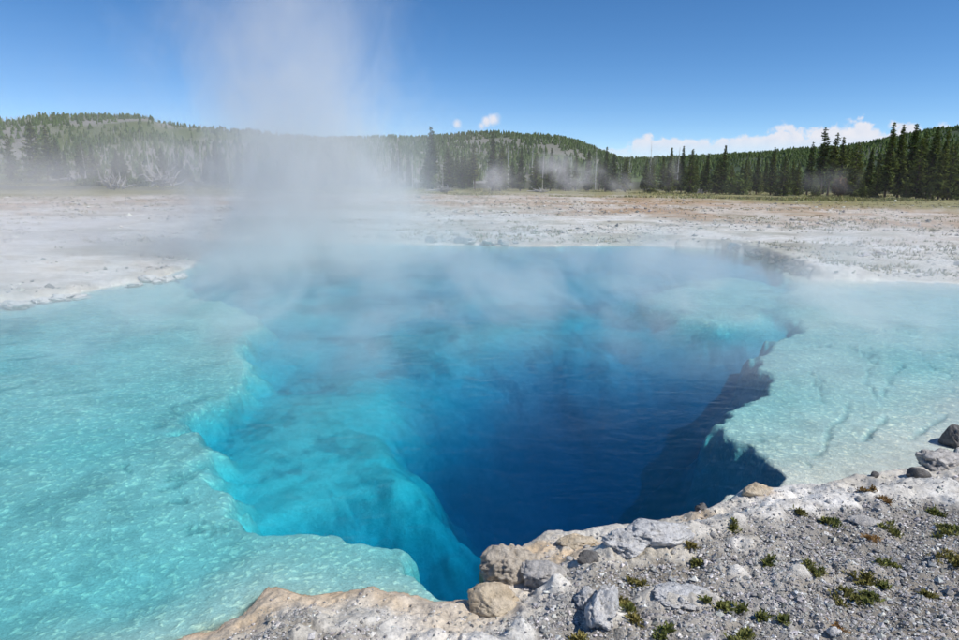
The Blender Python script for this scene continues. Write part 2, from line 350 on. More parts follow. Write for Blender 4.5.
def survey(x, y):
    """height and albedo of the ground (land and pool bed) at x, y"""
    r = np.hypot(x, y)
    near = 1-smooth(5.5, 9.0, r)
    sp_ = sdist(SHORE, x, y)
    wob = fbm(x, y, 1.6, 3, 11)*.10 + fbm(x, y, 6.5, 3, 12)*.055
    sd = sp_ + wob*np.where(near > .5, .75, 1.0)*smooth(0, 1, np.minimum(1, np.abs(sp_)*0+1))
    land = sd > 0
    # ---- land
    f1 = fbm(x, y, 1.3, 5, 21); f2 = fbm(x, y, 7, 4, 22); rg = ridged(x, y, 2.2, 4, 23)
    lm = smooth(-1.7, -.4, -x)                       # left part of the near bank slopes smoothly into the water
    rim_n = (.018 + .075*smooth(0, .10, sd)*(1-.55*lm) + .10*smooth(.12, .55, sd) + .06*smooth(.5, 2.2, sd))
    f3 = fbm(x, y, 22, 3, 24, .6)
    hn = rim_n + f1*.055*smooth(.05, .5, sd) + f2*.034*smooth(.01, .15, sd) + f3*.012*smooth(.0, .06, sd) - .02*smooth(.86, .97, ridged(x, y, 5, 2, 25))*smooth(.03, .15, sd) + np.maximum(0, rg-.25)*.06*smooth(.05, .3, sd)
    patch = np.zeros_like(x)
    for (c_, rr) in PATCH:
        dd = np.hypot(x-c_[0], (y-c_[1])*1.25)+f2*.07+f1*.05
        patch = np.maximum(patch, 1-smooth(rr*.55, rr, dd))
    patch = patch*near
    hn += patch*.032
    le = np.minimum(ldist(LEDGE, x, y), 99); le2 = ldist(LEDGE2, x, y); le3 = ldist(LEDGE3, x, y); le4 = ldist(LEDGE4, x, y)
    lump = np.maximum(0, fbm(x, y, 2.2, 4, 31)+.15)
    hf = .02 + .03*smooth(0, .5, sd) + .12*smooth(.4, 6, sd) + .10*smooth(8, 60, sd) + f1*.025*smooth(.1, 1, sd) + fbm(x, y, .25, 4, 33)*.05*smooth(1, 5, sd)
    hf += .20*smooth(.0, .22, sd+f2*.12)*(1-smooth(.7, 2.2, le))*(1-.4*smooth(.6, 2.6, sd)) + lump*.05*(1-smooth(.3, 1.2, le))
    hf += (.04+.16*lump)*smooth(0, .15, sd)*(1-smooth(.2, .9, le3)) + (.03+.12*lump)*smooth(0, .15, sd)*(1-smooth(.2, .8, le4))
    hl = hn*near + hf*(1-near)
    hl = np.maximum(hl, .012)
    # ---- bed
    t = -sd
    side = smooth(-.5, 1.6, x)
    dl = .225*(3.2/np.maximum(r, 3.2))**.75; dr = .092*(5.0/np.maximum(r, 5))**.55
    shelf = (.015+(dl-.015)*(.35*smooth(0, .12, t)+.65*smooth(0, 1.0, t)))*(1-side) + (.012+(dr-.012)*smooth(0, 1.7, t))*side
    shelf = shelf*(1+.22*fbm(x, y, .9, 3, 41)) + .006*fbm(x, y, 5, 3, 42)*smooth(.1, .6, t)
    sb0 = sdist(BASIN, x, y)
    sb = sb0 + fbm(x, y, .9, 4, 43)*.34 + fbm(x, y, 4.5, 3, 44)*.13
    tb = -sb
    mid = .44 + .17*fbm(x, y, .6, 4, 45) + .10*ridged(x+.5*fbm(x, y, .7, 3, 56), y, .55, 3, 46)
    mid = mid*(5.0/np.maximum(r, 5.0))**.45
    k = smooth(-.03, .30, tb)*smooth(0, .16, t)
    rlip = smooth(-.02, .25, tb)
    kk = k*(.72+.28*rlip)
    nearp = 1-smooth(5.5, 8.0, y)
    si = sdist(PIT, x, y) + fbm(x, y, .75, 4, 47)*(.35+.9*nearp) + fbm(x, y, 2.4, 3, 48)*.28*nearp
    pk = smooth(-1.6+.8*smooth(.5, 2, x), 1.6+1.0*smooth(6, 9, y), -si)*smooth(.0, .4, tb)
    pit = 1.9*pk*(8.5/np.maximum(r, 8.5))**.7
    isl = smooth(.9, -.05, sdist(ISLE, x, y)+fbm(x, y, 1.4, 3, 49)*.3)
    dep = shelf*(1-kk) + np.maximum(mid, shelf)*kk + pit
    dep = dep*(1-isl) + np.minimum(dep, .075+.025*fbm(x, y, 3, 3, 50))*isl
    cr = np.zeros_like(x)
    onshelf = (1-smooth(-.2, .15, tb))
    wv = fbm(x, y, 2.2, 5, 51, .65)*.34
    for L in CRACKS: cr = np.maximum(cr, (1-smooth(.008, .055, ldist(L, x+wv, y+.8*wv)+.06*np.abs(f2)))*(.55+.45*smooth(-.3, .2, f1)))
    for L in CRACKS_L: cr = np.maximum(cr, (1-smooth(.02, .12, ldist(L, x+wv, y+wv)+.07*np.abs(f2)))*.8)
    rs = smooth(.80, .93, ridged(x+wv, y-wv, .9, 2, 52))*side*smooth(.1, .35, fbm(x, y, .45, 3, 53)+.12)
    cr = np.maximum(cr, rs*.5)*onshelf*smooth(.15, .6, t)
    dep = dep + cr*.025
    hb = -np.maximum(dep, .008)
    z = np.where(land, hl, hb)
    # ---- albedo
    one = np.ones_like(x)
    mixc = lambda A, B, m: A*(1-m[:, None]) + np.asarray(B)*m[:, None]
    C = np.outer(one, (.68, .665, .635))                                   # pale sinter flat
    sx, sy = x*.35, y                                                    # the flat's mats lie in bands across the run-off
    b1_ = fbm(x*.14, y*.14, 1, 6, 61, .6); b2_ = fbm(x*.19, y*.19, 1, 6, 62, .6); b3_ = fbm(x*.7, y*.7, 1, 4, 63)
    C = mixc(C, (.53, .505, .47), smooth(-.05, .25, b1_)*.6)
    C = mixc(C, (.38, .33, .26), smooth(.08, .30, b2_+.3*b3_)*.5*smooth(12, 20, r))
    C = mixc(C, (.30, .29, .19), smooth(.12, .36, fbm(x*.2, y*.3, 1, 4, 64))*.6*smooth(13, 22, r))
    C = mixc(C, (.68, .68, .67), smooth(.10, .30, fbm(x*.1, y*.2, 1, 4, 65))*.8)
    fs = fbm(x*.5, y*1.1, 1, 5, 68, .7)
    C = C*(1+.16*np.clip(fs, -1, 1))[:, None]
    C = mixc(C, (.36, .32, .24), smooth(.18, .42, fbm(x*.45, y*.8, 1, 5, 69, .65))*.55*smooth(9, 13, r))
    az_ = np.arctan2(x, y)
    far0 = 46-14*smooth(-.1, .6, az_)                                    # orange-brown mats before the trees
    C = mixc(C, (.44, .31, .20), smooth(far0*.8, far0*1.15, r+8*b3_)*(.3+.6*smooth(-.15, .3, b2_+.3*b3_)))
    gr0 = 82-22*smooth(.05, .65, az_)-10*smooth(.2, -.6, az_)
    C = mixc(C, (.27, .265, .115), smooth(gr0*.85, gr0*1.1, r+16*b2_)*.9)
    C = mixc(C, (.075, .08, .04), smooth(104, 135, r+14*smooth(.1, -.5, az_)))
    # near bank
    cr_n = smooth(-.02, .16, f1*.7+f2*.35-.16*smooth(.2, .9, sd))
    crust = np.clip((1-smooth(.20, .58, sd+f1*.40+f2*.16))*.97 + cr_n*.35 + patch, 0, 1)
    N = np.outer(one, (.33, .32, .305)); N = mixc(N, (.42, .40, .37), smooth(-.1, .3, fbm(x, y, 3, 3, 66)))
    N = mixc(N, (.72, .71, .68), crust)
    och = (1-smooth(.05, .42, sd+f1*.3))*smooth(.75, -.25, x)*(.45+.55*smooth(-.2, .2, f1))
    och2 = np.zeros_like(x)
    for (u, v, rr) in [(565, 553, .14), (655, 535, .16), (590, 545, .14), (545, 540, .12), (700, 516, .14), (765, 497, .12)]:
        c_ = px(u, v, .1); och2 = np.maximum(och2, 1-smooth(rr*.4, rr, np.hypot(x-c_[0], y-c_[1])+f2*.08))
    N = mixc(N, (.72, .57, .40), np.clip(och*.9+och2*.7, 0, 1))
    N = mixc(N, (.60, .42, .26), (1-smooth(.0, .05, sd))*smooth(.6, -.2, x)*.5)
    N = mixc(N, (.20, .17, .12), smooth(.2, .45, fbm(x, y, 1.1, 4, 67))*.5*smooth(.3, .8, sd))
    C = C*(1-near[:, None]) + N*near[:, None]
    ledge_shade = (1-smooth(.15, .55, le))*(1-smooth(.18, .34, z))*(1-smooth(.12, .4, sd))  # shade of the undercut bank, painted dark into the low ledge face
    C = mixc(C, (.13, .12, .10), ledge_shade*.85)
    # bed
    B = np.outer(one, (.86, .85, .79)); B = mixc(B, (.68, .70, .66), smooth(-.1, .35, fbm(x, y, 2.5, 4, 71))*.6)
    B = mixc(B, (.88, .87, .80), smooth(.0, .3, fbm(x, y, 6, 3, 72))*.5)
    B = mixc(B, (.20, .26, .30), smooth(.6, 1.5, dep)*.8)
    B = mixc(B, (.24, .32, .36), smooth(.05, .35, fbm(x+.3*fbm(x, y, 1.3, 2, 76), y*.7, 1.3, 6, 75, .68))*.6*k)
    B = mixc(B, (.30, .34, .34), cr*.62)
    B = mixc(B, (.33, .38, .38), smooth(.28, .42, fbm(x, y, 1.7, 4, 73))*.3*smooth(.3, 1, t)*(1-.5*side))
    B = mixc(B, (.74, .60, .45), (1-smooth(.02, .22, t))*smooth(.9, -.2, x)*near)
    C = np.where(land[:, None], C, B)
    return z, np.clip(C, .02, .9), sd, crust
def _grid(G, x, y):
    x = np.atleast_1d(np.float64(x)); y = np.atleast_1d(np.float64(y))
    r_ = np.hypot(x, y); t_ = np.arctan2(x, y)
    i = np.clip(np.searchsorted(rr, r_)-1, 0, len(rr)-2); j = np.clip(np.searchsorted(th, t_)-1, 0, len(th)-2)
    a = np.clip((r_-rr[i])/(rr[i+1]-rr[i]), 0, 1); b = np.clip((t_-th[j])/(th[j+1]-th[j]), 0, 1)
    return (G[i, j]*(1-a)+G[i+1, j]*a)*(1-b) + (G[i, j+1]*(1-a)+G[i+1, j+1]*a)*b
def height(x, y): return _grid(GZ, x, y)

# ------------------------------------------------------------------ ground: one sheet from the bank to beyond the hills, finest near the pool
vv = np.concatenate([np.arange(1000, 700, -4.0), np.arange(700, 430, -1.25), np.arange(430, 196, -1.5)])
rr = np.array([np.hypot(*px(479.5, v)) for v in vv])
rr = np.concatenate([[.15, .4, .7], rr[rr > .85], np.geomspace(rr[-1]*1.03, 6000, 70)])
th = np.concatenate([np.radians(np.arange(-180, -76, 3.0)), np.radians(np.linspace(-75, -44.2, 80)), np.radians(np.linspace(-44, 44, 720)), np.radians(np.linspace(44.2, 75, 120)), np.radians(np.arange(78, 180, 3.0))])
TH, RR = np.meshgrid(th, rr); gx = (RR*np.sin(TH)).ravel(); gy = (RR*np.cos(TH)).ravel()
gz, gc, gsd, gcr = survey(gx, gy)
nr, nt = len(rr), len(th); GZ = gz.reshape(nr, nt); GSD = gsd.reshape(nr, nt); GCR = gcr.reshape(nr, nt)
I = np.arange(nr*nt).reshape(nr, nt)
q = np.stack([I[:-1, :-1].ravel(), I[:-1, 1:].ravel(), I[1:, 1:].ravel(), I[1:, :-1].ravel()], 1)
qc = np.stack([I[:-1, -1], I[:-1, 0], I[1:, 0], I[1:, -1]], 1)
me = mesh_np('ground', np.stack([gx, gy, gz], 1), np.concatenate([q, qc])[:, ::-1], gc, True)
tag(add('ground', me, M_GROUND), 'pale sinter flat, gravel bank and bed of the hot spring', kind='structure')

# ------------------------------------------------------------------ water body
bm = bmesh.new(); bmesh.ops.create_cube(bm, size=1)
for v_ in bm.verts: v_.co = Vector((v_.co.x*34+1, v_.co.y*25+13.6, v_.co.z*9-4.5))
me = bpy.data.meshes.new('hot_spring_water'); bm.to_mesh(me); bm.free()
tag(add('water', me, M_WATER), 'clear turquoise to deep blue water of the hot spring', kind='structure')

# ------------------------------------------------------------------ hills
def hill(name, prof, D, depth, seed, tone, label, drop=0):
    pu = np.array([p[0] for p in prof], float); pv = np.array([p[1] for p in prof], float)
    us = np.linspace(pu[0], pu[-1], 220); vs_ = np.interp(us, pu, pv)
    rows = 46; X = []; Y = []; Z = []
    for j in range(rows):
        s = j/(rows-1)
        for u, v in zip(us, vs_):
            p = at_dist(u, v, D)
            yy = D-depth + 2*depth*s
            sc_ = yy/D
            hgt = max(p[2]-drop, 0)
            k = math.sin(math.pi*s) if s > .5 else math.sin(math.pi*s)**1.0
            X.append(p[0]*sc_); Y.append(yy); Z.append(hgt*k - 1.5)
    X = np.array(X); Y = np.array(Y); Z = np.array(Z)
    nz = fbm(X, Y, 1/60, 5, seed); hk = np.clip(Z/20, 0, 1)
    Z = Z + nz*4.0*hk
    n = len(us); I = np.arange(rows*n).reshape(rows, n)
    q = np.stack([I[:-1, :-1].ravel(), I[:-1, 1:].ravel(), I[1:, 1:].ravel(), I[1:, :-1].ravel()], 1)
    c = np.outer(np.ones(len(X)), tone[0]); m = smooth(-.1, .25, fbm(X, Y, 1/45, 4, seed+5))[:, None]
    c = c*(1-m)+np.asarray(tone[1])*m
    me = mesh_np(name, np.stack([X, Y, Z], 1), q, c, True)
    tag(add('hill', me, M_WOOD), label, kind='structure')
    return X.reshape(rows, n), Y.reshape(rows, n), Z.reshape(rows, n)
H1 = hill('hill_left', [(-140, 150), (-60, 128), (-15, 117), (12, 119), (40, 115), (100, 114), (145, 116), (175, 124), (215, 128), (260, 132), (330, 138), (400, 142), (470, 152), (520, 170)], 420, 190, 81,
          ((.26, .25, .23), (.12, .15, .065)), 'burnt grey green ridge behind the steam', 3)
H2 = hill('hill_mid', [(150, 160), (260, 140), (340, 137), (420, 134), (470, 132), (510, 131), (540, 132), (560, 134), (580, 140), (600, 149), (622, 156), (660, 166), (690, 174)], 760, 300, 82,
          ((.20, .20, .17), (.085, .125, .042)), 'green rounded hill beyond the trees', 5)
H3 = hill('hill_far', [(500, 168), (560, 160), (640, 157), (700, 155), (745, 152), (800, 148), (850, 145), (880, 139), (920, 131), (959, 126), (1060, 120), (1200, 118), (1300, 150)], 1500, 550, 83,
          ((.07, .09, .06), (.05, .075, .04)), 'low dark wooded ridge far behind the pines', 8)
def cones(name, H, n, hmin, hmax, grey, label, seed):
    X, Y, Z = H; rg_ = np.random.default_rng(seed)
    rows, cols = X.shape; half = int(rows*.56)
    a = rg_.uniform(0, half-1.01, n); b = rg_.uniform(0, cols-1.01, n)
    ia, ib = a.astype(int), b.astype(int); fa, fb = a-ia, b-ib
    def itp(G): return (G[ia, ib]*(1-fa)+G[ia+1, ib]*fa)*(1-fb) + (G[ia, ib+1]*(1-fa)+G[ia+1, ib+1]*fa)*fb
    x, y, z = itp(X), itp(Y), itp(Z)
    cl = fbm(x, y, 1/70, 4, seed+9)+.12*rg_.normal(size=n)
    keep = (cl > -.30) & (z > 1) ; x, y, z, cl = x[keep], y[keep], z[keep], cl[keep]; n = len(x)
    h = rg_.uniform(hmin, hmax, n); isg = rg_.random(n) < np.clip(grey+cl*.8, 0, 1)
    w_ = h*np.where(isg, rg_.uniform(.04, .09, n), rg_.uniform(.26, .48, n))
    V = []; Fc = []; C = []
    ks = 5
    for tier, (zb, zt, wf) in enumerate(((.02, .55, 1), (.35, .8, .72), (.62, 1.0, .45))):
        ang = rg_.uniform(0, 6.28, n)
        ring = []
        for i in range(ks):
            f = rg_.uniform(.6, 1.3, n)*w_*wf; an = ang+i*6.2832/ks
            ring.append(np.stack([x+np.cos(an)*f, y+np.sin(an)*f, z+h*(zb+rg_.uniform(-.05, .05, n))], 1))
        apex = np.stack([x+rg_.uniform(-.03, .03, n)*h, y, z+h*zt], 1)
        base = len(V)*0 + sum(len(v) for v in V)
        for r_ in ring: V.append(r_)
        V.append(apex); idx = np.arange(n)
        for i in range(ks):
            Fc.append(np.stack([base+i*n+idx, base+((i+1) % ks)*n+idx, base+ks*n+idx], 1))
        sh = rg_.uniform(.75, 1.25, n)[:, None]
        cc = np.where(isg[:, None], np.array([.30, .29, .27]), np.array([.085, .125, .042]))*sh
        cc = cc*(1 + .6*np.clip(cl, 0, 1)[:, None]*np.array([1.0, .9, .5]))
        for i in range(ks+1): C.append(cc)
    me = mesh_np(name, np.concatenate(V), np.concatenate(Fc), np.concatenate(C))
    tag(add(name, me, M_WOOD), label, 'wood', kind='stuff')
cones('hillside_wood', H1, 11000, 1.6, 3.6, .42, 'half burnt wood of grey and green trees on the ridge', 91)
cones('hillside_wood', H2, 12000, 2.6, 5.2, .18, 'green young forest covering the rounded hill', 92)
cones('hillside_wood', H3, 11000, 6, 11, .0, 'dark unbroken forest on the far low ridge', 93)

# ------------------------------------------------------------------ trees
def tube(pts, rad, sides=6):
    """tapered tube through pts with radii rad -> V, F(quads)"""
    pts = [Vector(p) for p in pts]; V = []; n = len(pts)
    for i, p in enumerate(pts):
        d = (pts[min(i+1, n-1)]-pts[max(i-1, 0)]).normalized()
        a = d.cross(Vector((.31, .95, .07)));  a = a.normalized() if a.length > 1e-4 else Vector((1, 0, 0)); b = d.cross(a)
        for k in range(sides):
            an = 6.2832*k/sides; V.append(p+(a*math.cos(an)+b*math.sin(an))*rad[i])
    Fq = [(i*sides+k, i*sides+(k+1) % sides, (i+1)*sides+(k+1) % sides, (i+1)*sides+k) for i in range(n-1) for k in range(sides)]
    return [tuple(v) for v in V], Fq
class Acc:
    def __init__(s): s.V = []; s.Q = []
    def tube(s, pts, rad, sides=6):
        v, f = tube(pts, rad, sides); b = len(s.V); s.V += v; s.Q += [tuple(i+b for i in q) for q in f]
    def mesh(s, name): return mesh_np(name, np.array(s.V), np.array(s.Q), None, True)
def pine_meshes(i, h, rmax, base, shape, sparse, bend):
    rd = random.Random(100+i); rn = np.random.default_rng(100+i)
    ax = lambda z: Vector((bend*math.sin(z/h*2.2), bend*.6*math.sin(z/h*3.1+1), z))
    tr_ = Acc(); zs = [h*k/9 for k in range(10)]
    tr_.tube([ax(z)-Vector((0, 0, .15)) if z == 0 else ax(z) for z in zs], [h*.017*(1-.93*z/h)+.006 for z in zs], 7)
    T = []; TC = []
    z = base*h
    while z < h*.985:
        s = (z-base*h)/(h-base*h)
        prof = (1-s)**shape*(.55+.45*min(1, s*5+.35)) if shape < 1.6 else math.sin(math.pi*(0.2+.8*(1-s)))*.9
        nb_ = rd.randint(4, 6)
        a0 = rd.random()*6.28
        for k in range(nb_):
            if rd.random() < sparse: continue
            L = max(.07, rmax*prof*rd.uniform(.55, 1.25)); a = a0+6.283*k/nb_+rd.uniform(-.4, .4)
            up = rd.uniform(-.25, .25)+.35*s
            d = Vector((math.cos(a), math.sin(a), up)); p0 = ax(z); tip = p0+d*L
            if L > .35: tr_.tube([p0, p0+d*L*.6+Vector((0, 0, -.02*L)), tip], [.018*L+.006, .01*L+.004, .003], 3)
            nt_ = int(5+9*L/max(rmax, .1))
            for c_ in range(nt_):
                q_ = (c_+.6)/nt_; c0 = p0+d*L*(.22+.78*q_)
                sz = rd.uniform(.11, .22)*(.42+.8*(1-s))*(h/9)
                for _ in range(2):
                    v = rn.normal(size=(3, 3))*sz*np.array([1, 1, .75]); v[0] += np.array(d)*sz*1.1
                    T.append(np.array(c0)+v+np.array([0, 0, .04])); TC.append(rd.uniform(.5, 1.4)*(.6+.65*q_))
        z += h*rd.uniform(.018, .034)
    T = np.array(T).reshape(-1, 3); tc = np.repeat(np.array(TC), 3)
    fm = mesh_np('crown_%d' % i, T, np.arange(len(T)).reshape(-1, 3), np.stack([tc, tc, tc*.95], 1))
    fm.materials.append(M_PINE)
    tm = tr_.mesh('trunk_%d' % i); tm.materials.append(M_BARK)
    return tm, fm
PROTO = {'tall': [pine_meshes(k, 9.0, 1.2+.2*(k % 3), .08+.04*(k % 2), 1.0, .08, .12) for k in range(4)],
         'full': [pine_meshes(10+k, 7.0, 1.55+.2*(k % 2), .05, .72, .04, .08) for k in range(3)],
         'tufted': [pine_meshes(20+k, 10.0, .85+.15*k, .26, .45, .25, .25) for k in range(3)],
         'young': [pine_meshes(30+k, 3.6, 1.0+.15*k, .03, .75, .05, .03) for k in range(2)]}
PH = {'tall': 9.0, 'full': 7.0, 'tufted': 10.0, 'young': 3.6}
def tree(kind, x, y, hgt, label, group, zz=None):
    tm, fm = random.choice(PROTO[kind]); z = float(height(x, y)[0]) if zz is None else zz
    t = empty('pine_tree', (x, y, z-.03), random.uniform(0, 6.28), hgt/PH[kind])
    s = random.uniform(.85, 1.15); t.scale = (t.scale[0]*s, t.scale[1]*s, t.scale[2]); t.rotation_euler = (random.gauss(0, .025), random.gauss(0, .025), t.rotation_euler[2])
    tag(t, label, 'tree', group)
    add('trunk', tm, None, t); add('crown', fm, None, t); return t
def dead_meshes(i, h):
    rd = random.Random(300+i); a_ = Acc(); b_ = Acc()
    lean = rd.uniform(-.06, .06); ax = lambda z: Vector((lean*z+.05*math.sin(z), .03*z*lean, z))
    a_.tube([ax(h*k/7)-(Vector((0, 0, .2)) if k == 0 else Vector()) for k in range(8)], [h*.014*(1-.85*k/7)+.008 for k in range(8)], 6)
    for k in range(26):
        z = h*rd.uniform(.25, .97); an = rd.uniform(0, 6.28); L = h*.13*(1.1-z/h)*rd.uniform(.4, 1.4)+.12
        d = Vector((math.cos(an), math.sin(an), rd.uniform(-.3, .4)))
        b_.tube([ax(z), ax(z)+d*L*.6, ax(z)+d*L+Vector((0, 0, .1*L))], [.022, .014, .004], 4)
    m1, m2 = a_.mesh('dead_trunk_%d' % i), b_.mesh('dead_limbs_%d' % i)
    m1.materials.append(M_DEAD); m2.materials.append(M_DEAD); return m1, m2
DEADP = [dead_meshes(k, 8.0) for k in range(4)]
def dead(x, y, hgt, label, group, zz=None):
    z = float(height(x, y)[0]) if zz is None else zz
    t = empty('dead_pine', (x, y, z), random.uniform(0, 6.28), hgt/8.0); tag(t, label, 'dead tree', group)
    m1, m2 = random.choice(DEADP); add('trunk', m1, None, t); add('branches', m2, None, t); return t
def tree_px(kind, u, vbase, vtop, label, group):
    """a tree whose foot and tip are sighted at (u, vbase) and (u, vtop)"""
    p = px(u, vbase, .27); D = p[1]
    hgt = (vbase-vtop)/FPX*D*1.0
    return tree(kind, p[0], p[1], hgt, label, group)

G_R = 'dark pines of the dense stand'
LABB = {'tall': 'spire-shaped pine half hidden behind the dense front pines', 'full': 'bushy pine half hidden behind the dense front pines', 'tufted': 'bare-stemmed pine half hidden behind the dense front pines'}
LAB = {'tall': 'dark green spire-shaped pine in the dense stand', 'full': 'dark bushy pine branched to the ground in the dense stand', 'tufted': 'tall pine with a bare lower trunk rising over the dense stand', 'young': 'short bright green young pine at the foot of the dense stand'}
# front of the stand on the right, as sighted
FRONT = [('tall', 668, 193, 150), ('tall', 681, 193, 148), ('full', 690, 194, 152), ('tall', 705, 194, 155), ('full', 717, 194, 160), ('tall', 722, 194, 148), ('tall', 743, 195, 160), ('tall', 770, 195, 149), ('full', 783, 196, 158),
         ('tall', 806, 196, 144), ('tufted', 819, 196, 131), ('tufted', 828, 196, 136), ('tall', 838, 196, 140), ('full', 852, 197, 144), ('tall', 866, 197, 150), ('full', 875, 198, 168), ('tall', 884, 198, 126), ('tall', 897, 198, 128), ('tall', 908, 198, 127),
         ('full', 916, 199, 140), ('tall', 926, 199, 130), ('tall', 938, 200, 134), ('full', 947, 200, 146), ('tall', 957, 200, 138), ('tall', 970, 200, 132), ('tall', 756, 195, 156), ('full', 730, 194, 168), ('full', 797, 196, 166), ('young', 862, 198, 180), ('young', 905, 199, 182), ('young', 930, 200, 184), ('young', 815, 197, 180), ('young', 776, 196, 182)]
for k_, u, vb, vt in FRONT: tree_px(k_, u, vb, vt, LAB[k_].replace('in the dense stand', 'at the front edge of the dense stand'), G_R+', front')
rd = random.Random(5)
def skyline(u): return float(np.interp(u, [600, 640, 665, 690, 720, 745, 775, 800, 820, 845, 870, 885, 915, 935, 959, 1000], [158, 158, 150, 152, 153, 158, 152, 148, 137, 146, 150, 130, 129, 132, 136, 132]))
for row, (dv, n) in enumerate(((2.2, 34), (4.2, 34), (6.0, 30))):
    for i in range(n):
        u = 610+(985-610)*(i+rd.gauss(.5, 1.3))/n
        vb = float(np.interp(u, [600, 700, 800, 959], [192.5, 193.5, 196, 199.5]))-dv*rd.uniform(.8, 1.2)
        k_ = rd.choice(['tall', 'tall', 'full', 'tall', 'tufted'])
        vt = skyline(u)+rd.uniform(3, 30); tree_px(k_, u, vb, vt, LABB[k_] + (' reaching the ridge line' if vt < skyline(u)+11 else ' below the ridge line'), G_R+', behind')
# thinner, steam-veiled pines in the middle and on the left
G_M = 'pines along the steaming flat'
LABM = {'tall': 'slender green pine in the steamy thinner wood with grey snags', 'full': 'low bushy green pine in the steamy thinner wood with grey snags', 'tufted': 'tall open-crowned pine in the steamy thinner wood with grey snags', 'young': 'small young pine in the steamy thinner wood with grey snags'}
for k_, u, vb, vt in [('tufted', 433, 190, 130), ('full', 428, 190, 152), ('tall', 492, 191, 136), ('full', 500, 191, 148), ('tall', 605, 192, 149), ('full', 612, 192, 156), ('tall', 588, 191, 152), ('tall', 625, 192, 158), ('full', 650, 193, 160), ('full', 462, 190, 158), ('tufted', 475, 190, 146), ('tall', 520, 191, 150), ('full', 535, 191, 154), ('tall', 550, 191, 150), ('full', 565, 191, 156), ('tall', 575, 191, 154), ('full', 36, 181, 126), ('tufted', 48, 181, 130), ('full', 60, 181, 140), ('tall', 95, 182, 146), ('full', 118, 182, 150), ('full', 12, 181, 136)]:
    tree_px(k_, u, vb, vt, LABM[k_], G_M)
for i in range(84):
    u = -10+(640+10)*(i+rd.gauss(.5, 1.8))/84
    vb = float(np.interp(u, [0, 200, 440, 640], [180, 184, 189, 192]))-rd.uniform(.3, 2.6)
    k_ = rd.choice(['tall', 'full', 'full', 'tufted', 'young'])
    vt = vb-(rd.uniform(18, 40) if k_ != 'young' else rd.uniform(9, 14)); tree_px(k_, u, vb, vt, LABM[k_], G_M)
for i in range(46):
    u = -5+(690)*(i+rd.random())/46
    vb = float(np.interp(u, [0, 200, 440, 640], [180.5, 184, 189, 192]))-rd.uniform(.2, 2.2); p = px(u, vb, .27)
    dead(p[0], p[1], rd.uniform(18, 42)/FPX*p[1], 'bare grey dead pine standing among the green pines', 'grey snags along the flat')
p = px(443, 190.5, .27); dead(p[0], p[1], 26/FPX*p[1], 'pale bleached snag standing over fallen logs', None)
p = px(649, 192.5, .27); t_ = dead(p[0], p[1], 48/FPX*p[1], 'thin tall grey snag poking above the pine tops', None); t_.scale = (t_.scale[0]*.55, t_.scale[1]*.55, t_.scale[2])

# bushes at the foot of the stand
def bush(u, vb, w_, h_, mat, label, seed):
    p = px(u, vb, .27); D = p[1]; W = w_/FPX*D; H_ = h_/FPX*D; rn = np.random.default_rng(seed)
    n = 420; c_ = rn.normal(size=(n, 3)); c_ /= np.linalg.norm(c_, axis=1)[:, None]; c_ *= rn.uniform(.35, 1, (n, 1))**.5
    c_ *= np.array([W/2, W/2, H_/2])*(1+.25*fbm3(c_*3+seed, 1, 2, seed)[:, None]); c_[:, 2] += H_/2
    T = np.repeat(c_, 3, 0)+rn.normal(size=(n*3, 3))*.13*max(W, H_)*.5; T[:, 2] = np.maximum(T[:, 2], .02)
    tc = np.repeat(rn.uniform(.65, 1.3, n), 3)
    t = empty('bush', (p[0], p[1], float(height(*p)[0])-.02)); tag(t, label, 'bush')
    fm = mesh_np('bush_foliage', T, np.arange(n*3).reshape(-1, 3), np.stack([tc]*3, 1)); add('crown', fm, mat, t)
    a_ = Acc()
    for k in range(6):
        an = k*1.05; a_.tube([(0, 0, -.1), (math.cos(an)*W*.15, math.sin(an)*W*.15, H_*.35), (math.cos(an)*W*.3, math.sin(an)*W*.3, H_*.7)], [.05, .03, .01], 4)
    add('stem', a_.mesh('bush_stems'), M_BARK, t)
bush(736, 195, 24, 19, M_BUSH, 'rounded light green bush before the dark pines', 1)
bush(838, 197, 13, 19, M_RUST, 'small rusty brown bush before the dark pines', 2)
bush(138, 187, 20, 8, M_BUSH, 'low yellowish green bush between two grey root tangles', 3)
bush(92, 186, 26, 7, M_BUSH, 'flat green bush beside a fallen grey trunk', 4)

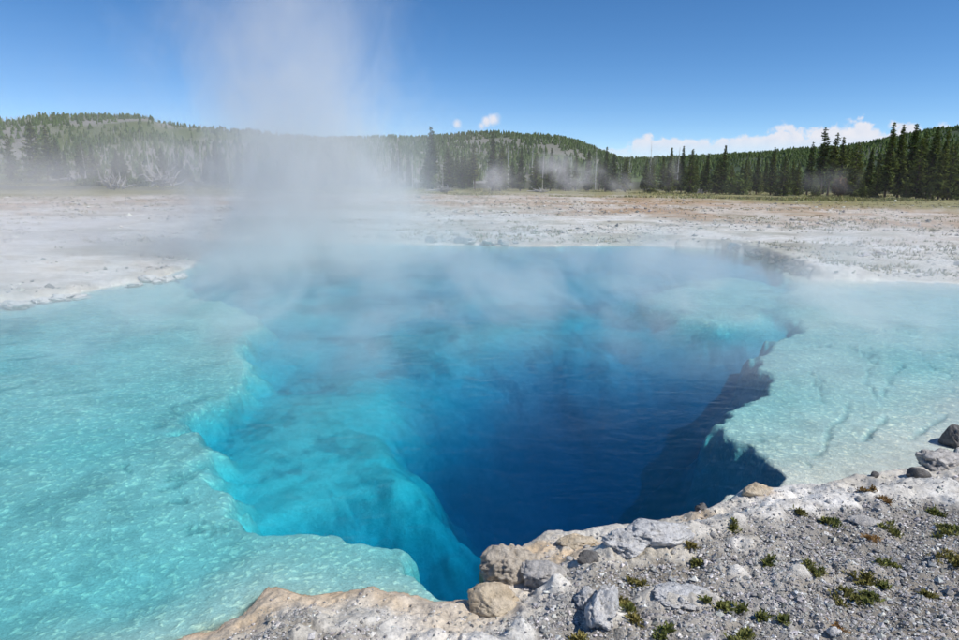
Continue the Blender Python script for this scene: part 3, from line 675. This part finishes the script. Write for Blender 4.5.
# uprooted stumps and fallen logs
def root_tangle(u, vb, w_, h_, label, seed, log=0):
    p = px(u, vb, .27); D = p[1]; W = w_/FPX*D; H_ = h_/FPX*D; rd_ = random.Random(seed)
    t = empty('uprooted_stump', (p[0], p[1], float(height(*p)[0])-.03)); tag(t, label, 'dead wood')
    a_ = Acc()
    L = W*(.9 if log else .35)
    a_.tube([(-L*.2 if log else 0, 0, H_*.35), (-L*.6, .2, H_*.3), (-L, .4, H_*.28)], [W*.05, W*.045, W*.03], 7); add('trunk', a_.mesh('stump_trunk'), M_DEAD, t)
    for k in range(44 if not log else 26):
        an = rd_.uniform(0, math.pi); ph = rd_.uniform(-.7, .7); r_ = rd_.uniform(.55, 1.05)
        d = Vector((math.cos(an)*W*.5, ph*W*.4, math.sin(an)*H_*.75))*r_
        o = Vector((0, 0, H_*.22)); o = o+Vector((rd_.uniform(-.3, .3)*W, rd_.uniform(-.2, .2)*W, rd_.uniform(-.1, .1)*H_)); m_ = o+d*.5+Vector((rd_.uniform(-1, 1), rd_.uniform(-1, 1), rd_.uniform(-.5, 1)))*W*.10
        e_ = o+d+Vector((0, 0, -.12*H_ if rd_.random() < .4 else .05*H_))
        b_ = Acc(); b_.tube([o, m_, e_], [W*.036, W*.025, W*.008], 4); add('root', b_.mesh('root'), M_ROOT, t)
root_tangle(163, 190, 32, 28, 'large spiky grey root tangle of an uprooted tree', 1)
root_tangle(113, 191, 28, 20, 'leaning grey root tangle with a white stump foot', 2)
root_tangle(78, 182, 20, 9, 'long fallen grey trunk with a small root plate', 3, 1)
root_tangle(442, 193, 18, 9, 'heap of fallen grey logs below a pale snag', 4, 1)
root_tangle(699, 194, 12, 6, 'weathered grey log heap before the dark pines', 5, 1)
root_tangle(540, 193, 14, 6, 'fallen grey log lying in the drifting steam', 6, 1)

# tall dry grass before the trees
n = 16000; rn = np.random.default_rng(12)
uu = rn.uniform(-20, 980, n); vb = np.interp(uu, [0, 200, 440, 700, 959], [184.5, 187, 192.5, 196, 202])-rn.uniform(-2.5, 4, n)
gp = np.array([px(a, b, .27) for a, b in zip(uu, vb)]); gh = height(gp[:, 0], gp[:, 1])
V = []
for k in range(3):
    an = rn.uniform(0, 6.28, n); w2 = rn.uniform(.04, .12, n); hh = rn.uniform(.06, .30, n)*smooth(-.25, .3, fbm(gp[:, 0], gp[:, 1], .12, 3, 5))+.03
    o = np.stack([gp[:, 0]+rn.normal(size=n)*.3, gp[:, 1]+rn.normal(size=n)*.3, gh-.03], 1)
    V.append(np.stack([o+np.stack([np.cos(an)*w2, np.sin(an)*w2, 0*an], 1), o-np.stack([np.cos(an)*w2, np.sin(an)*w2, 0*an], 1), o+np.stack([rn.normal(size=n)*.12, rn.normal(size=n)*.12, hh], 1)], 1))
V = np.concatenate(V).reshape(-1, 3); cc = np.repeat(rn.uniform(.7, 1.25, n*3), 3)[:, None]*np.where(np.repeat(rn.random(n*3) < .5, 3)[:, None], (.36, .32, .15), (.26, .28, .11))
tag(add('grass', mesh_np('grass', V, np.arange(len(V)).reshape(-1, 3), cc), M_WOOD), 'dry yellow green grass fringe at the edge of the flat', 'grass', kind='stuff')

# ------------------------------------------------------------------ rocks and stones on the banks
def rock_mesh(name, sx, sy, sz, seed, sub=4, rough=.28, flat=.0):
    bm = bmesh.new(); bmesh.ops.create_icosphere(bm, subdivisions=sub, radius=1)
    V = np.array([v.co for v in bm.verts]); Fc = np.array([[v.index for v in f.verts] for f in bm.faces]); bm.free()
    d = 1+rough*1.5*fbm3(V+seed*3.1, 1.1, 3, seed)+rough*.75*fbm3(V+seed, 3.1, 4, seed+4)+rough*.22*fbm3(V, 9, 3, seed+8)
    cre = 1-np.abs(fbm3(V+seed*1.7, 2.0, 3, seed+20))*2; d -= rough*.55*smooth(.80, 1.0, cre)
    rp = np.random.default_rng(seed+900)
    V = V*d[:, None]
    for _ in range(8):
        nn = rp.normal(size=3); nn /= np.linalg.norm(nn); ex = np.maximum(0, V@nn-rp.uniform(.55, .95)); V = V-np.outer(ex*.68, nn)
    V = V*(1+rough*.16*fbm3(V+seed, 7, 3, seed+30))[:, None]
    V[:, 2] = np.where(V[:, 2] < -.35, -.35+(V[:, 2]+.35)*.3, V[:, 2])
    if flat: V[:, 2] = np.minimum(V[:, 2], flat+(V[:, 2]-flat)*.25)
    return mesh_np(name, V*np.array([sx, sy, sz]), Fc, None, True)
def rock(u, v, w_, h_, mat, label, seed, rot=0, deep=.7, z=.1, sub=4, rough=.28, name='rock', flat=0, group=None, cat='rock', sink=.3):
    """a rock whose foot is sighted at (u, v) and shows w_ x h_ photo pixels"""
    p = px(u, v, z); D = math.hypot(p[0], p[1], EYE-z); a = w_/FPX*D/2; hh = h_/FPX*D/2
    o = add(name, rock_mesh('rock_%d' % seed, a, a*deep, hh*1.15, seed, sub, rough, flat), mat)
    y = p[1]+a*deep*.7; zz = float(height(p[0], y)[0])
    o.location = (p[0], y, max(zz, -.05)+hh*sink); o.rotation_euler = (0, 0, rot)
    if name == 'rock': ROCKS.append((p[0], y, label))
    return tag(o, label, cat, group)
ROCKS = []
rock(513, 577, 56, 38, M_TAN, 'large tan boulder overhanging the deep blue water', 41, .35, .8, .08, 5, .30)
rock(543, 581, 52, 26, M_PALE, 'grey craggy boulder leaning against the large tan one', 42, -.3, .8, .12, 5, .34)
rock(491, 610, 48, 26, M_OCHRE, 'rounded ochre boulder at the tip of the bank', 43, .1, .8, .08, 5, .26)
rock(606, 624, 34, 26, M_WHITE, 'white chalky lump with a dark hollow on its side', 44, -.5, 1.5, .2, 5, .36)
rock(590, 598, 26, 20, M_WHITE, 'small white chalky lump at the head of a larger one', 45, .3, .9, .2, 5, .36)
rock(757, 505, 30, 14, M_OCHRE, 'low ochre rock lip jutting over the pale shelf', 46, .2, .7, .06, 4, .3)
rock(960, 447, 24, 22, M_GREY, 'dark grey boulder standing in the pale shallows', 47, .6, .9, 0, 5, .22)
rock(950, 468, 38, 16, M_PALE, 'pale boulder cluster by the shallows beneath a dark boulder', 48, .2, .8, .12, 5, .36)
rock(922, 479, 19, 13, M_GREY, 'rounded grey stone half sunk in the white crust', 49, .2, .8, .12, 4, .18)
rock(660, 556, 62, 16, M_WHITE, 'broad white crust slab with cracks beside ochre crust', 50, .15, .7, .15, 5, .34)
rock(622, 560, 40, 18, M_WHITE, 'lumpy white sinter block behind the grey gravel', 51, -.3, .8, .15, 5, .36)
rock(575, 549, 40, 9, M_OCHRE, 'thin ochre crust ledge along the blue water', 52, .1, .6, .06, 4, .3)
rock(590, 566, 22, 13, M_GREY, 'dark grey angular rock beside white sinter blocks', 53, .5, .7, .15, 4, .3)
rock(682, 602, 46, 4, M_WHITE, 'low white crust patch ringed by gravel', 56, .2, .9, .22, 5, .34, sink=.05)
rock(872, 529, 30, 9, M_PALE, 'pale flat rock behind a green plant tuft', 57, -.2, .7, .2, 4, .3)
rock(835, 634, 13, 7, M_WHITE, 'small bright white stone lying on grey gravel', 58, .3, .7, .25, 3, .2)
rock(876, 477, 8, 6, M_GREY, 'small dark stone at the edge of the white crust', 59, .2, .8, .1, 3, .2)
rock(703, 515, 14, 9, M_GREY, 'dark pitted stone on the rim above deep blue water', 60, .1, .8, .1, 4, .3)
for k, (u, v, w_, h_) in enumerate([(147, 279, 16, 8), (163, 278, 16, 8), (178, 275, 13, 8), (156, 280, 10, 6), (132, 283, 14, 5), (60, 296, 26, 6), (36, 299, 24, 7), (10, 304, 26, 9), (76, 294, 16, 5)]):
    rock(u, v, w_, h_, M_WHITE, 'knobbly white sinter mound at the far misty shore', 70+k, .3*k, .8, .05, 4, .6, 'sinter_mound', 0, 'sinter mounds on the far left shore', 'mound')
rd = random.Random(9); cnt = 0
for k in range(80):
    u, v = rd.uniform(480, 965), rd.uniform(500, 640); p = px(u, v, .2)
    if _grid(GSD, *p)[0] < .15: continue
    wpx = rd.uniform(3.5, 7.5)
    rock(u, v, wpx, wpx*rd.uniform(.5, .8), rd.choice([M_WHITE, M_WHITE, M_PALE, M_PALE]), '%s angular stone lying loose on the gravel bank' % ('larger' if wpx > 5.5 else 'little'), 100+k, rd.uniform(0, 3), .8, .2, 2, .34, 'stone', 0, '%s loose stones on the gravel bank' % ('larger' if wpx > 5.5 else 'little'), 'stone', .15)
# ledge stones on the far right bank, and a few at the far shore
def ledge_rocks(L, n, lo, hi, label, group, seed, mats):
    for k in range(n):
        q_ = (k+rd.uniform(-.3, .3))/(n-1)*(len(L)-1); q_ = min(max(q_, 0), len(L)-1.001); i = int(q_); a = L[i]*(1-(q_-i))+L[i+1]*(q_-i)
        W = rd.uniform(lo, hi)
        o = add('ledge_rock', rock_mesh('ledge_rock_%d' % (seed+k), W, W*rd.uniform(.5, .8), W*rd.uniform(.4, .7), seed+k, 4, .5), rd.choice(mats))
        o.location = (a[0]+rd.uniform(-.05, .3), a[1]+.12+rd.uniform(0, .3), .08); o.rotation_euler = (rd.uniform(-.2, .2), rd.uniform(-.2, .2), rd.uniform(-1.2, .4))
        tag(o, label, 'rock', group)
ledge_rocks(LEDGE, 30, .12, .34, 'dark weathered rock in the low bank across the water', 'rocks of the dark far bank', 400, [M_GREY, M_GREY, M_GREY, M_PALE])
ledge_rocks(LEDGE2, 12, .10, .30, 'low grey rock along the misty far shore', 'grey rocks on the misty far shore', 450, [M_GREY, M_PALE, M_PALE])

# ------------------------------------------------------------------ gravel
rn = np.random.default_rng(3)
n0 = 480000
x = rn.uniform(-2.6, 7.4, n0); y = rn.uniform(.7, 6.4, n0)
dirv = x*F[0]+y*F[1]
uq = 479.5+FPX*x/(y*cp+(EYE-.2)*sp)
z, sdv, cr_ = height(x, y), _grid(GSD, x, y), _grid(GCR, x, y)
keep = (sdv > .12) & (rn.random(n0) < np.where((uq > -40) & (uq < 1000) & (y > 1.6), 1, .45)) & (rn.random(n0) > cr_*.92)
x, y, z, cr_ = x[keep], y[keep], z[keep], cr_[keep]
dk = np.hypot(x, y); k2 = rn.random(len(x)) < np.clip(1.7-.22*dk, .4, 1); x, y, z = x[k2], y[k2], z[k2]; n = len(x)
s = np.clip(rn.lognormal(math.log(.0058), .45, n), .003, .024)
base = np.array([[1, 0, 0], [0, 1, 0], [-1, 0, 0], [0, -1, 0], [0, 0, 1], [0, 0, -1.]])
V = base[None]*rn.uniform(.55, 1.3, (n, 6, 1)); V[:, :, 2] *= .62
V += rn.normal(size=V.shape)*.16
an = rn.uniform(0, 6.28, n); ca, sa = np.cos(an)[:, None], np.sin(an)[:, None]
V = np.stack([V[:, :, 0]*ca-V[:, :, 1]*sa, V[:, :, 0]*sa+V[:, :, 1]*ca, V[:, :, 2]], 2)*s[:, None, None]
V += np.stack([x, y, z+s*.30], 1)[:, None]
fb = np.array([[0, 1, 4], [1, 2, 4], [2, 3, 4], [3, 0, 4], [1, 0, 5], [2, 1, 5], [3, 2, 5], [0, 3, 5]])
Fc = (fb[None]+(np.arange(n)*6)[:, None, None]).reshape(-1, 3)
tone = np.clip(rn.lognormal(math.log(.40), .40, n), .10, .78); cc = np.repeat(tone[:, None]*np.array([1, .975, .94])*rn.uniform(.96, 1.04, (n, 3)), 6, 0)
tag(add('gravel', mesh_np('gravel', V.reshape(-1, 3), Fc, cc), M_VCOL), 'grey sinter gravel covering the near bank', 'gravel', kind='stuff')

# rubble and dry tussocks strewn over the flat
rn = np.random.default_rng(21); n = 26000
az2 = rn.uniform(-.68, .68, n); rad2 = 8.5*np.exp(rn.random(n)*math.log(75/8.5)); x = rad2*np.sin(az2); y = rad2*np.cos(az2)
cl = fbm(x*.16, y*.22, 1, 4, 77)+.35*fbm(x, y, .9, 3, 78); ok = (_grid(GSD, x, y) > .15) & (rn.random(n) < smooth(-.15, .35, cl)) & (rad2 > 8.6)
x, y, rad2 = x[ok], y[ok], rad2[ok]; n = len(x); z = height(x, y)
s = np.clip(rn.lognormal(math.log(.030), .5, n), .012, .12)*(rad2/16)**.35
V = base[None]*rn.uniform(.55, 1.3, (n, 6, 1)); V[:, :, 2] *= .55; V += rn.normal(size=V.shape)*.18
V = V*s[:, None, None] + np.stack([x, y, z+s*.2], 1)[:, None]
Fc = (fb[None]+(np.arange(n)*6)[:, None, None]).reshape(-1, 3)
tone = np.clip(rn.lognormal(math.log(.36), .45, n), .08, .72); cc = np.repeat(tone[:, None]*np.array([1, .95, .86])*rn.uniform(.94, 1.06, (n, 3)), 6, 0)
tag(add('rubble', mesh_np('rubble', V.reshape(-1, 3), Fc, cc), M_VCOL), 'small sinter rubble strewn over the pale flat', 'rubble', kind='stuff')
n = 9000; az2 = rn.uniform(-.68, .68, n); rad2 = 13*np.exp(rn.random(n)*math.log(80/13)); x = rad2*np.sin(az2); y = rad2*np.cos(az2)
ok = (_grid(GSD, x, y) > .6) & (rn.random(n) < smooth(.02, .35, fbm(x*.13, y*.2, 1, 4, 79)+.3*fbm(x, y, .7, 3, 80)+.25*smooth(15, 60, rad2)-.08)); x, y = x[ok], y[ok]; n = len(x); z = height(x, y)
V = []
for k in range(7):
    an = rn.uniform(0, 6.28, n); hh = rn.uniform(.04, .13, n); o = np.stack([x+rn.normal(size=n)*.06, y+rn.normal(size=n)*.06, z-.01], 1); d_ = np.stack([np.cos(an), np.sin(an), 0*an], 1)
    V.append(np.stack([o+d_*.022, o-d_*.022, o+np.stack([rn.normal(size=n)*.06, rn.normal(size=n)*.06, hh], 1)], 1))
V = np.concatenate(V).reshape(-1, 3); cc = np.repeat(rn.uniform(.7, 1.25, n*7), 3)[:, None]*np.where(np.repeat(rn.random(n*7) < .55, 3)[:, None], (.34, .27, .14), (.22, .22, .10))
tag(add('dry_tussocks', mesh_np('dry_tussocks', V, np.arange(len(V)).reshape(-1, 3), cc), M_WOOD), 'sparse dry grass tussocks dotting the pale flat', 'grass', kind='stuff')

# ------------------------------------------------------------------ plants on the bank
PL = [(834, 521, 22, 0), (822, 519, 14, 0), (886, 527, 18, 0), (800, 511, 12, 1), (886, 503, 14, 2), (935, 509, 14, 0), (942, 532, 24, 0), (956, 529, 18, 0), (944, 560, 34, 1), (958, 566, 20, 1), (817, 574, 18, 0), (862, 577, 22, 1), (888, 564, 16, 0), (849, 596, 34, 1), (866, 599, 18, 0),
      (737, 606, 26, 0), (716, 605, 18, 0), (774, 624, 26, 0), (740, 640, 22, 0), (731, 529, 11, 0), (697, 555, 11, 0), (768, 562, 10, 0), (691, 545, 9, 1), (927, 592, 14, 1), (877, 540, 20, 2), (867, 490, 12, 2), (841, 632, 10, 2), (635, 573, 14, 1), (618, 592, 20, 1), (662, 632, 22, 0), (627, 603, 12, 0), (591, 640, 16, 0), (576, 626, 16, 1), (639, 616, 14, 1), (880, 583, 10, 0)]
TONE = [((.9, 1.0, .75), 'green'), ((1.05, .98, .75), 'olive'), ((1.3, .85, .8), 'reddish brown')]
WORD = ['leafy', 'straggly', 'withered']
for k, (u, v, w_, tn) in enumerate(PL):
    p = px(u, v, .22); D = math.hypot(p[0], p[1], EYE-.2); W = w_/FPX*D*1.15; rn_ = np.random.default_rng(700+k)
    n = int(36+190*min(1, W/.14)); nc = max(2, int(W/.03))
    cen = np.clip(rn_.normal(size=(nc, 2)), -1.2, 1.2)*np.array([W*.26, W*.18]); ci = rn_.integers(0, nc, n)
    bx_, by_ = p[0]+cen[ci, 0]+rn_.normal(size=n)*.011, p[1]+cen[ci, 1]+rn_.normal(size=n)*.011
    bz = height(bx_, by_)+.005; an = rn_.uniform(0, 6.28, n); L = rn_.uniform(.014, .040, n)*(1 if tn != 2 else .8); el_ = rn_.uniform(.2, 1.35, n); w2 = L*rn_.uniform(.10, .22, n)
    d = np.stack([np.cos(an)*np.cos(el_), np.sin(an)*np.cos(el_), np.sin(el_)], 1); sd2 = np.stack([-np.sin(an), np.cos(an), rn_.uniform(-.3, .3, n)], 1)
    o = np.stack([bx_, by_, bz], 1); m_ = o+d*L[:, None]*.55; e_ = o+d*L[:, None]; e_[:, 2] -= L*.18*np.cos(el_)
    V = np.stack([o, m_+sd2*w2[:, None], e_, m_-sd2*w2[:, None]], 1).reshape(-1, 3)
    V -= np.array([p[0], p[1], float(bz.mean())])
    tone = np.repeat(rn_.uniform(.6, 1.35, n)[:, None]*np.array(TONE[tn][0])*np.where(rn_.random(n) < .18, 1.5, 1)[:, None], 4, 0)
    me = mesh_np('plant_tuft_%d' % k, V, np.arange(4*n).reshape(-1, 4), tone)
    o_ = add('plant_tuft', me, M_PLANT, None, (p[0], p[1], float(bz.mean())))
    size = 'wide' if w_ > 21 else 'small' if w_ < 13 else 'mid-sized'
    near_ = sorted((math.hypot(a_-p[0], b_-p[1]), l_) for a_, b_, l_ in ROCKS)[0]
    if near_[0] < .30:
        words = near_[1].split(); cut = next((i_ for i_, w__ in enumerate(words) if w__ in ('with', 'at', 'behind', 'beside', 'half', 'jutting', 'lying', 'along', 'on', 'between', 'by', 'ringed', 'overhanging', 'leaning', 'standing')), len(words))
        tag(o_, '%s %s plant tuft beside the %s' % (size, TONE[tn][1], ' '.join(words[:cut])), 'plant', 'plant tufts beside rocks'); continue
    tag(o_, '%s %s %s plant tuft growing in the grey gravel' % (size, WORD[tn], TONE[tn][1]), 'plant', '%s %s plant tufts' % (size, TONE[tn][1]))

# ------------------------------------------------------------------ steam
def steam(name, lo, hi, build, label, aniso=.15, rate=1.0, hide=False):
    lo, hi = np.array(lo, float), np.array(hi, float); m = MT('steam_'+name)
    bm = bmesh.new(); bmesh.ops.create_cube(bm, size=1); c_ = (lo+hi)/2; e_ = hi-lo
    for v_ in bm.verts: v_.co = Vector((v_.co.x*e_[0], v_.co.y*e_[1], v_.co.z*e_[2]))
    me = bpy.data.meshes.new(name); bm.to_mesh(me); bm.free()
    dens = build(m, m.pos())
    vs_ = m.n('ShaderNodeVolumeScatter'); vs_.inputs['Color'].default_value = (1, 1, 1, 1); vs_.inputs['Anisotropy'].default_value = aniso
    m.l(dens, vs_.inputs['Density']); m.l(vs_.outputs[0], m.out.inputs['Volume'])
    m.m.cycles.volume_step_rate = rate if hasattr(m.m.cycles, 'volume_step_rate') else 1
    o = add('steam', me, m.m, None, c_); tag(o, label, 'steam', kind='stuff'); return o
def wisps(m, P, scale, stretch=(1, 1, 1), lo=.42, hi=.75, detail=3, dist=.5):
    mp = m.n('ShaderNodeMapping'); m.l(P, mp.inputs[0]); mp.inputs['Scale'].default_value = stretch
    return m.rng(m.noise(mp.outputs[0], scale, detail, .55, dist), lo, hi)
def blob(m, P, c_, rad, soft=(1.0, .0)):
    mp = m.n('ShaderNodeMapping', vector_type='POINT'); m.l(P, mp.inputs[0])
    mp.inputs['Scale'].default_value = tuple(1/r for r in rad); mp.inputs['Location'].default_value = tuple(-c/r for c, r in zip(c_, rad))
    ln = m.n('ShaderNodeVectorMath', operation='LENGTH'); m.l(mp.outputs[0], ln.inputs[0])
    return m.rng(m.math('ADD', ln.outputs['Value'], m.math('MULTIPLY_ADD', m.noise(P, .28, 3, .6, .8), 1.2, -.6)), soft[0]*.8, soft[1])
def plume(m, P):
    s = m.n('ShaderNodeSeparateXYZ'); m.l(P, s.inputs[0]); X, Y, Z = s.outputs
    cx = m.math('MULTIPLY_ADD', Z, -.10, -4.4)                       # the column leans a little as it climbs
    rad = m.math('MULTIPLY_ADD', m.rng(Z, .3, 4.5), -1.1, 5.0)        # wide skirt over the water
    dx = m.math('DIVIDE', m.math('SUBTRACT', X, cx), rad); dy = m.math('DIVIDE', m.math('SUBTRACT', Y, 17.6), m.math('MULTIPLY', rad, 1.0))
    d2 = m.math('SQRT', m.math('ADD', m.math('MULTIPLY', dx, dx), m.math('MULTIPLY', dy, dy)))
    mp = m.n('ShaderNodeMapping'); m.l(P, mp.inputs[0]); mp.inputs['Scale'].default_value = (1, 1, .62)
    w_ = m.noise(mp.outputs[0], .55, 5, .62, 1.6)
    d3 = m.math('ADD', d2, m.math('MULTIPLY_ADD', w_, 2.0, -1.0))
    core = m.rng(d3, 1.0, .0)
    core = m.math('POWER', core, 1.4)
    fade = m.rng(Z, 9.0, 1.6, .16, 1.0)
    low_ = m.math('MULTIPLY', m.math('MULTIPLY', m.rng(Z, 2.2, .1), wisps(m, P, .35, (1, .7, 1.3), .34, .70, 4, .9)), .26)
    left = m.rng(X, 3, -6, .35, 1.0)
    return m.math('ADD', m.math('MULTIPLY', m.math('MULTIPLY', core, fade), .52), m.math('MULTIPLY', low_, left))
steam('plume', (-15, 12.5, .05), (2.5, 22.1, 11), plume, 'tall white plume of steam rising from the turquoise water', .1, .7)
def veil(m, P):
    s = m.n('ShaderNodeSeparateXYZ'); m.l(P, s.inputs[0])
    w1 = wisps(m, P, .55, (1, .8, 1.2), .42, .74, 4, 1.4)
    fall = m.rng(s.outputs[2], 2.0, .1)
    farm = m.rng(s.outputs[1], 4.6, 11.0, .15, 1.0)
    return m.math('MULTIPLY', m.math('MULTIPLY', w1, fall), m.math('MULTIPLY', farm, .62))
steam('veil', (-14, 4.6, .05), (9.0, 12.4, 1.9), veil, 'thin wisps of steam drifting over the deep blue water', .1, 1.0)
def right_mist(m, P):
    s = m.n('ShaderNodeSeparateXYZ'); m.l(P, s.inputs[0])
    return m.math('MULTIPLY', m.math('MULTIPLY', m.rng(s.outputs[2], 1.5, .1), wisps(m, P, .30, (1, .7, 1.3), .36, .70, 4, .9)), .10)
steam('right_mist', (2.6, 12.5, .05), (22, 22.1, 1.6), right_mist, 'thin mist lying along the far white shelf', .1, 1.0)
def flat_mist(m, P):
    s = m.n('ShaderNodeSeparateXYZ'); m.l(P, s.inputs[0])
    w1 = wisps(m, P, .10, (1, .6, 1.6), .38, .72, 4, .8)
    fall = m.rng(s.outputs[2], 6.5, .1)
    left = m.rng(s.outputs[0], 12, -14, .05, 1.0)
    return m.math('MULTIPLY', m.math('MULTIPLY', w1, fall), m.math('MULTIPLY', left, .055))
steam('flat_mist', (-60, 22.2, .5), (40, 62, 8), flat_mist, 'low mist drifting over the pale sinter flat', .1, 1.0)
def bank_mist(m, P):
    w1 = wisps(m, P, .06, (1, 1, 1), .35, .70, 4, .8)
    s = m.n('ShaderNodeSeparateXYZ'); m.l(P, s.inputs[0])
    return m.math('MULTIPLY', m.math('MULTIPLY', w1, m.rng(s.outputs[2], 26, 1)), m.math('MULTIPLY', m.rng(s.outputs[0], 6, -40, .04, 1.0), .020))
steam('bank_mist', (-150, 66, .6), (24, 84, 26), bank_mist, 'broad pale steam bank veiling the left woods', .1, 1.0)
for k, (u, v, w_, h_, d_) in enumerate([(566, 174, 110, 70, .50), (500, 184, 90, 44, .42), (664, 172, 56, 62, .42), (620, 186, 60, 34, .5), (832, 182, 90, 44, .10)]):
    p = at_dist(u, v, 64); W = w_/FPX*64; H_ = h_/FPX*64; cz = max(p[2], H_*.42)
    def puff_b(m, P, p=p, W=W, H_=H_, d_=d_, cz=cz):
        b = blob(m, P, (p[0], 64, cz), (W*.5, W*.35, H_*.55)); return m.math('MULTIPLY', m.math('MULTIPLY', b, wisps(m, P, .38, (1, 1, .7), .36, .68, 4, 1.0)), d_)
    steam('puff%d' % k, (p[0]-W*.5, 64-W*.35-k*.0, max(.4, cz-H_*.55)), (p[0]+W*.5, 64+W*.35, cz+H_*.55), puff_b, ['wispy steam column before the middle pines', 'low steam puff at the foot of the middle pines', 'slanting steam wisp at the edge of the dark pines', 'small ground steam puff between two steam columns', 'faint steam puff before the tall dark pines'][k], .1)
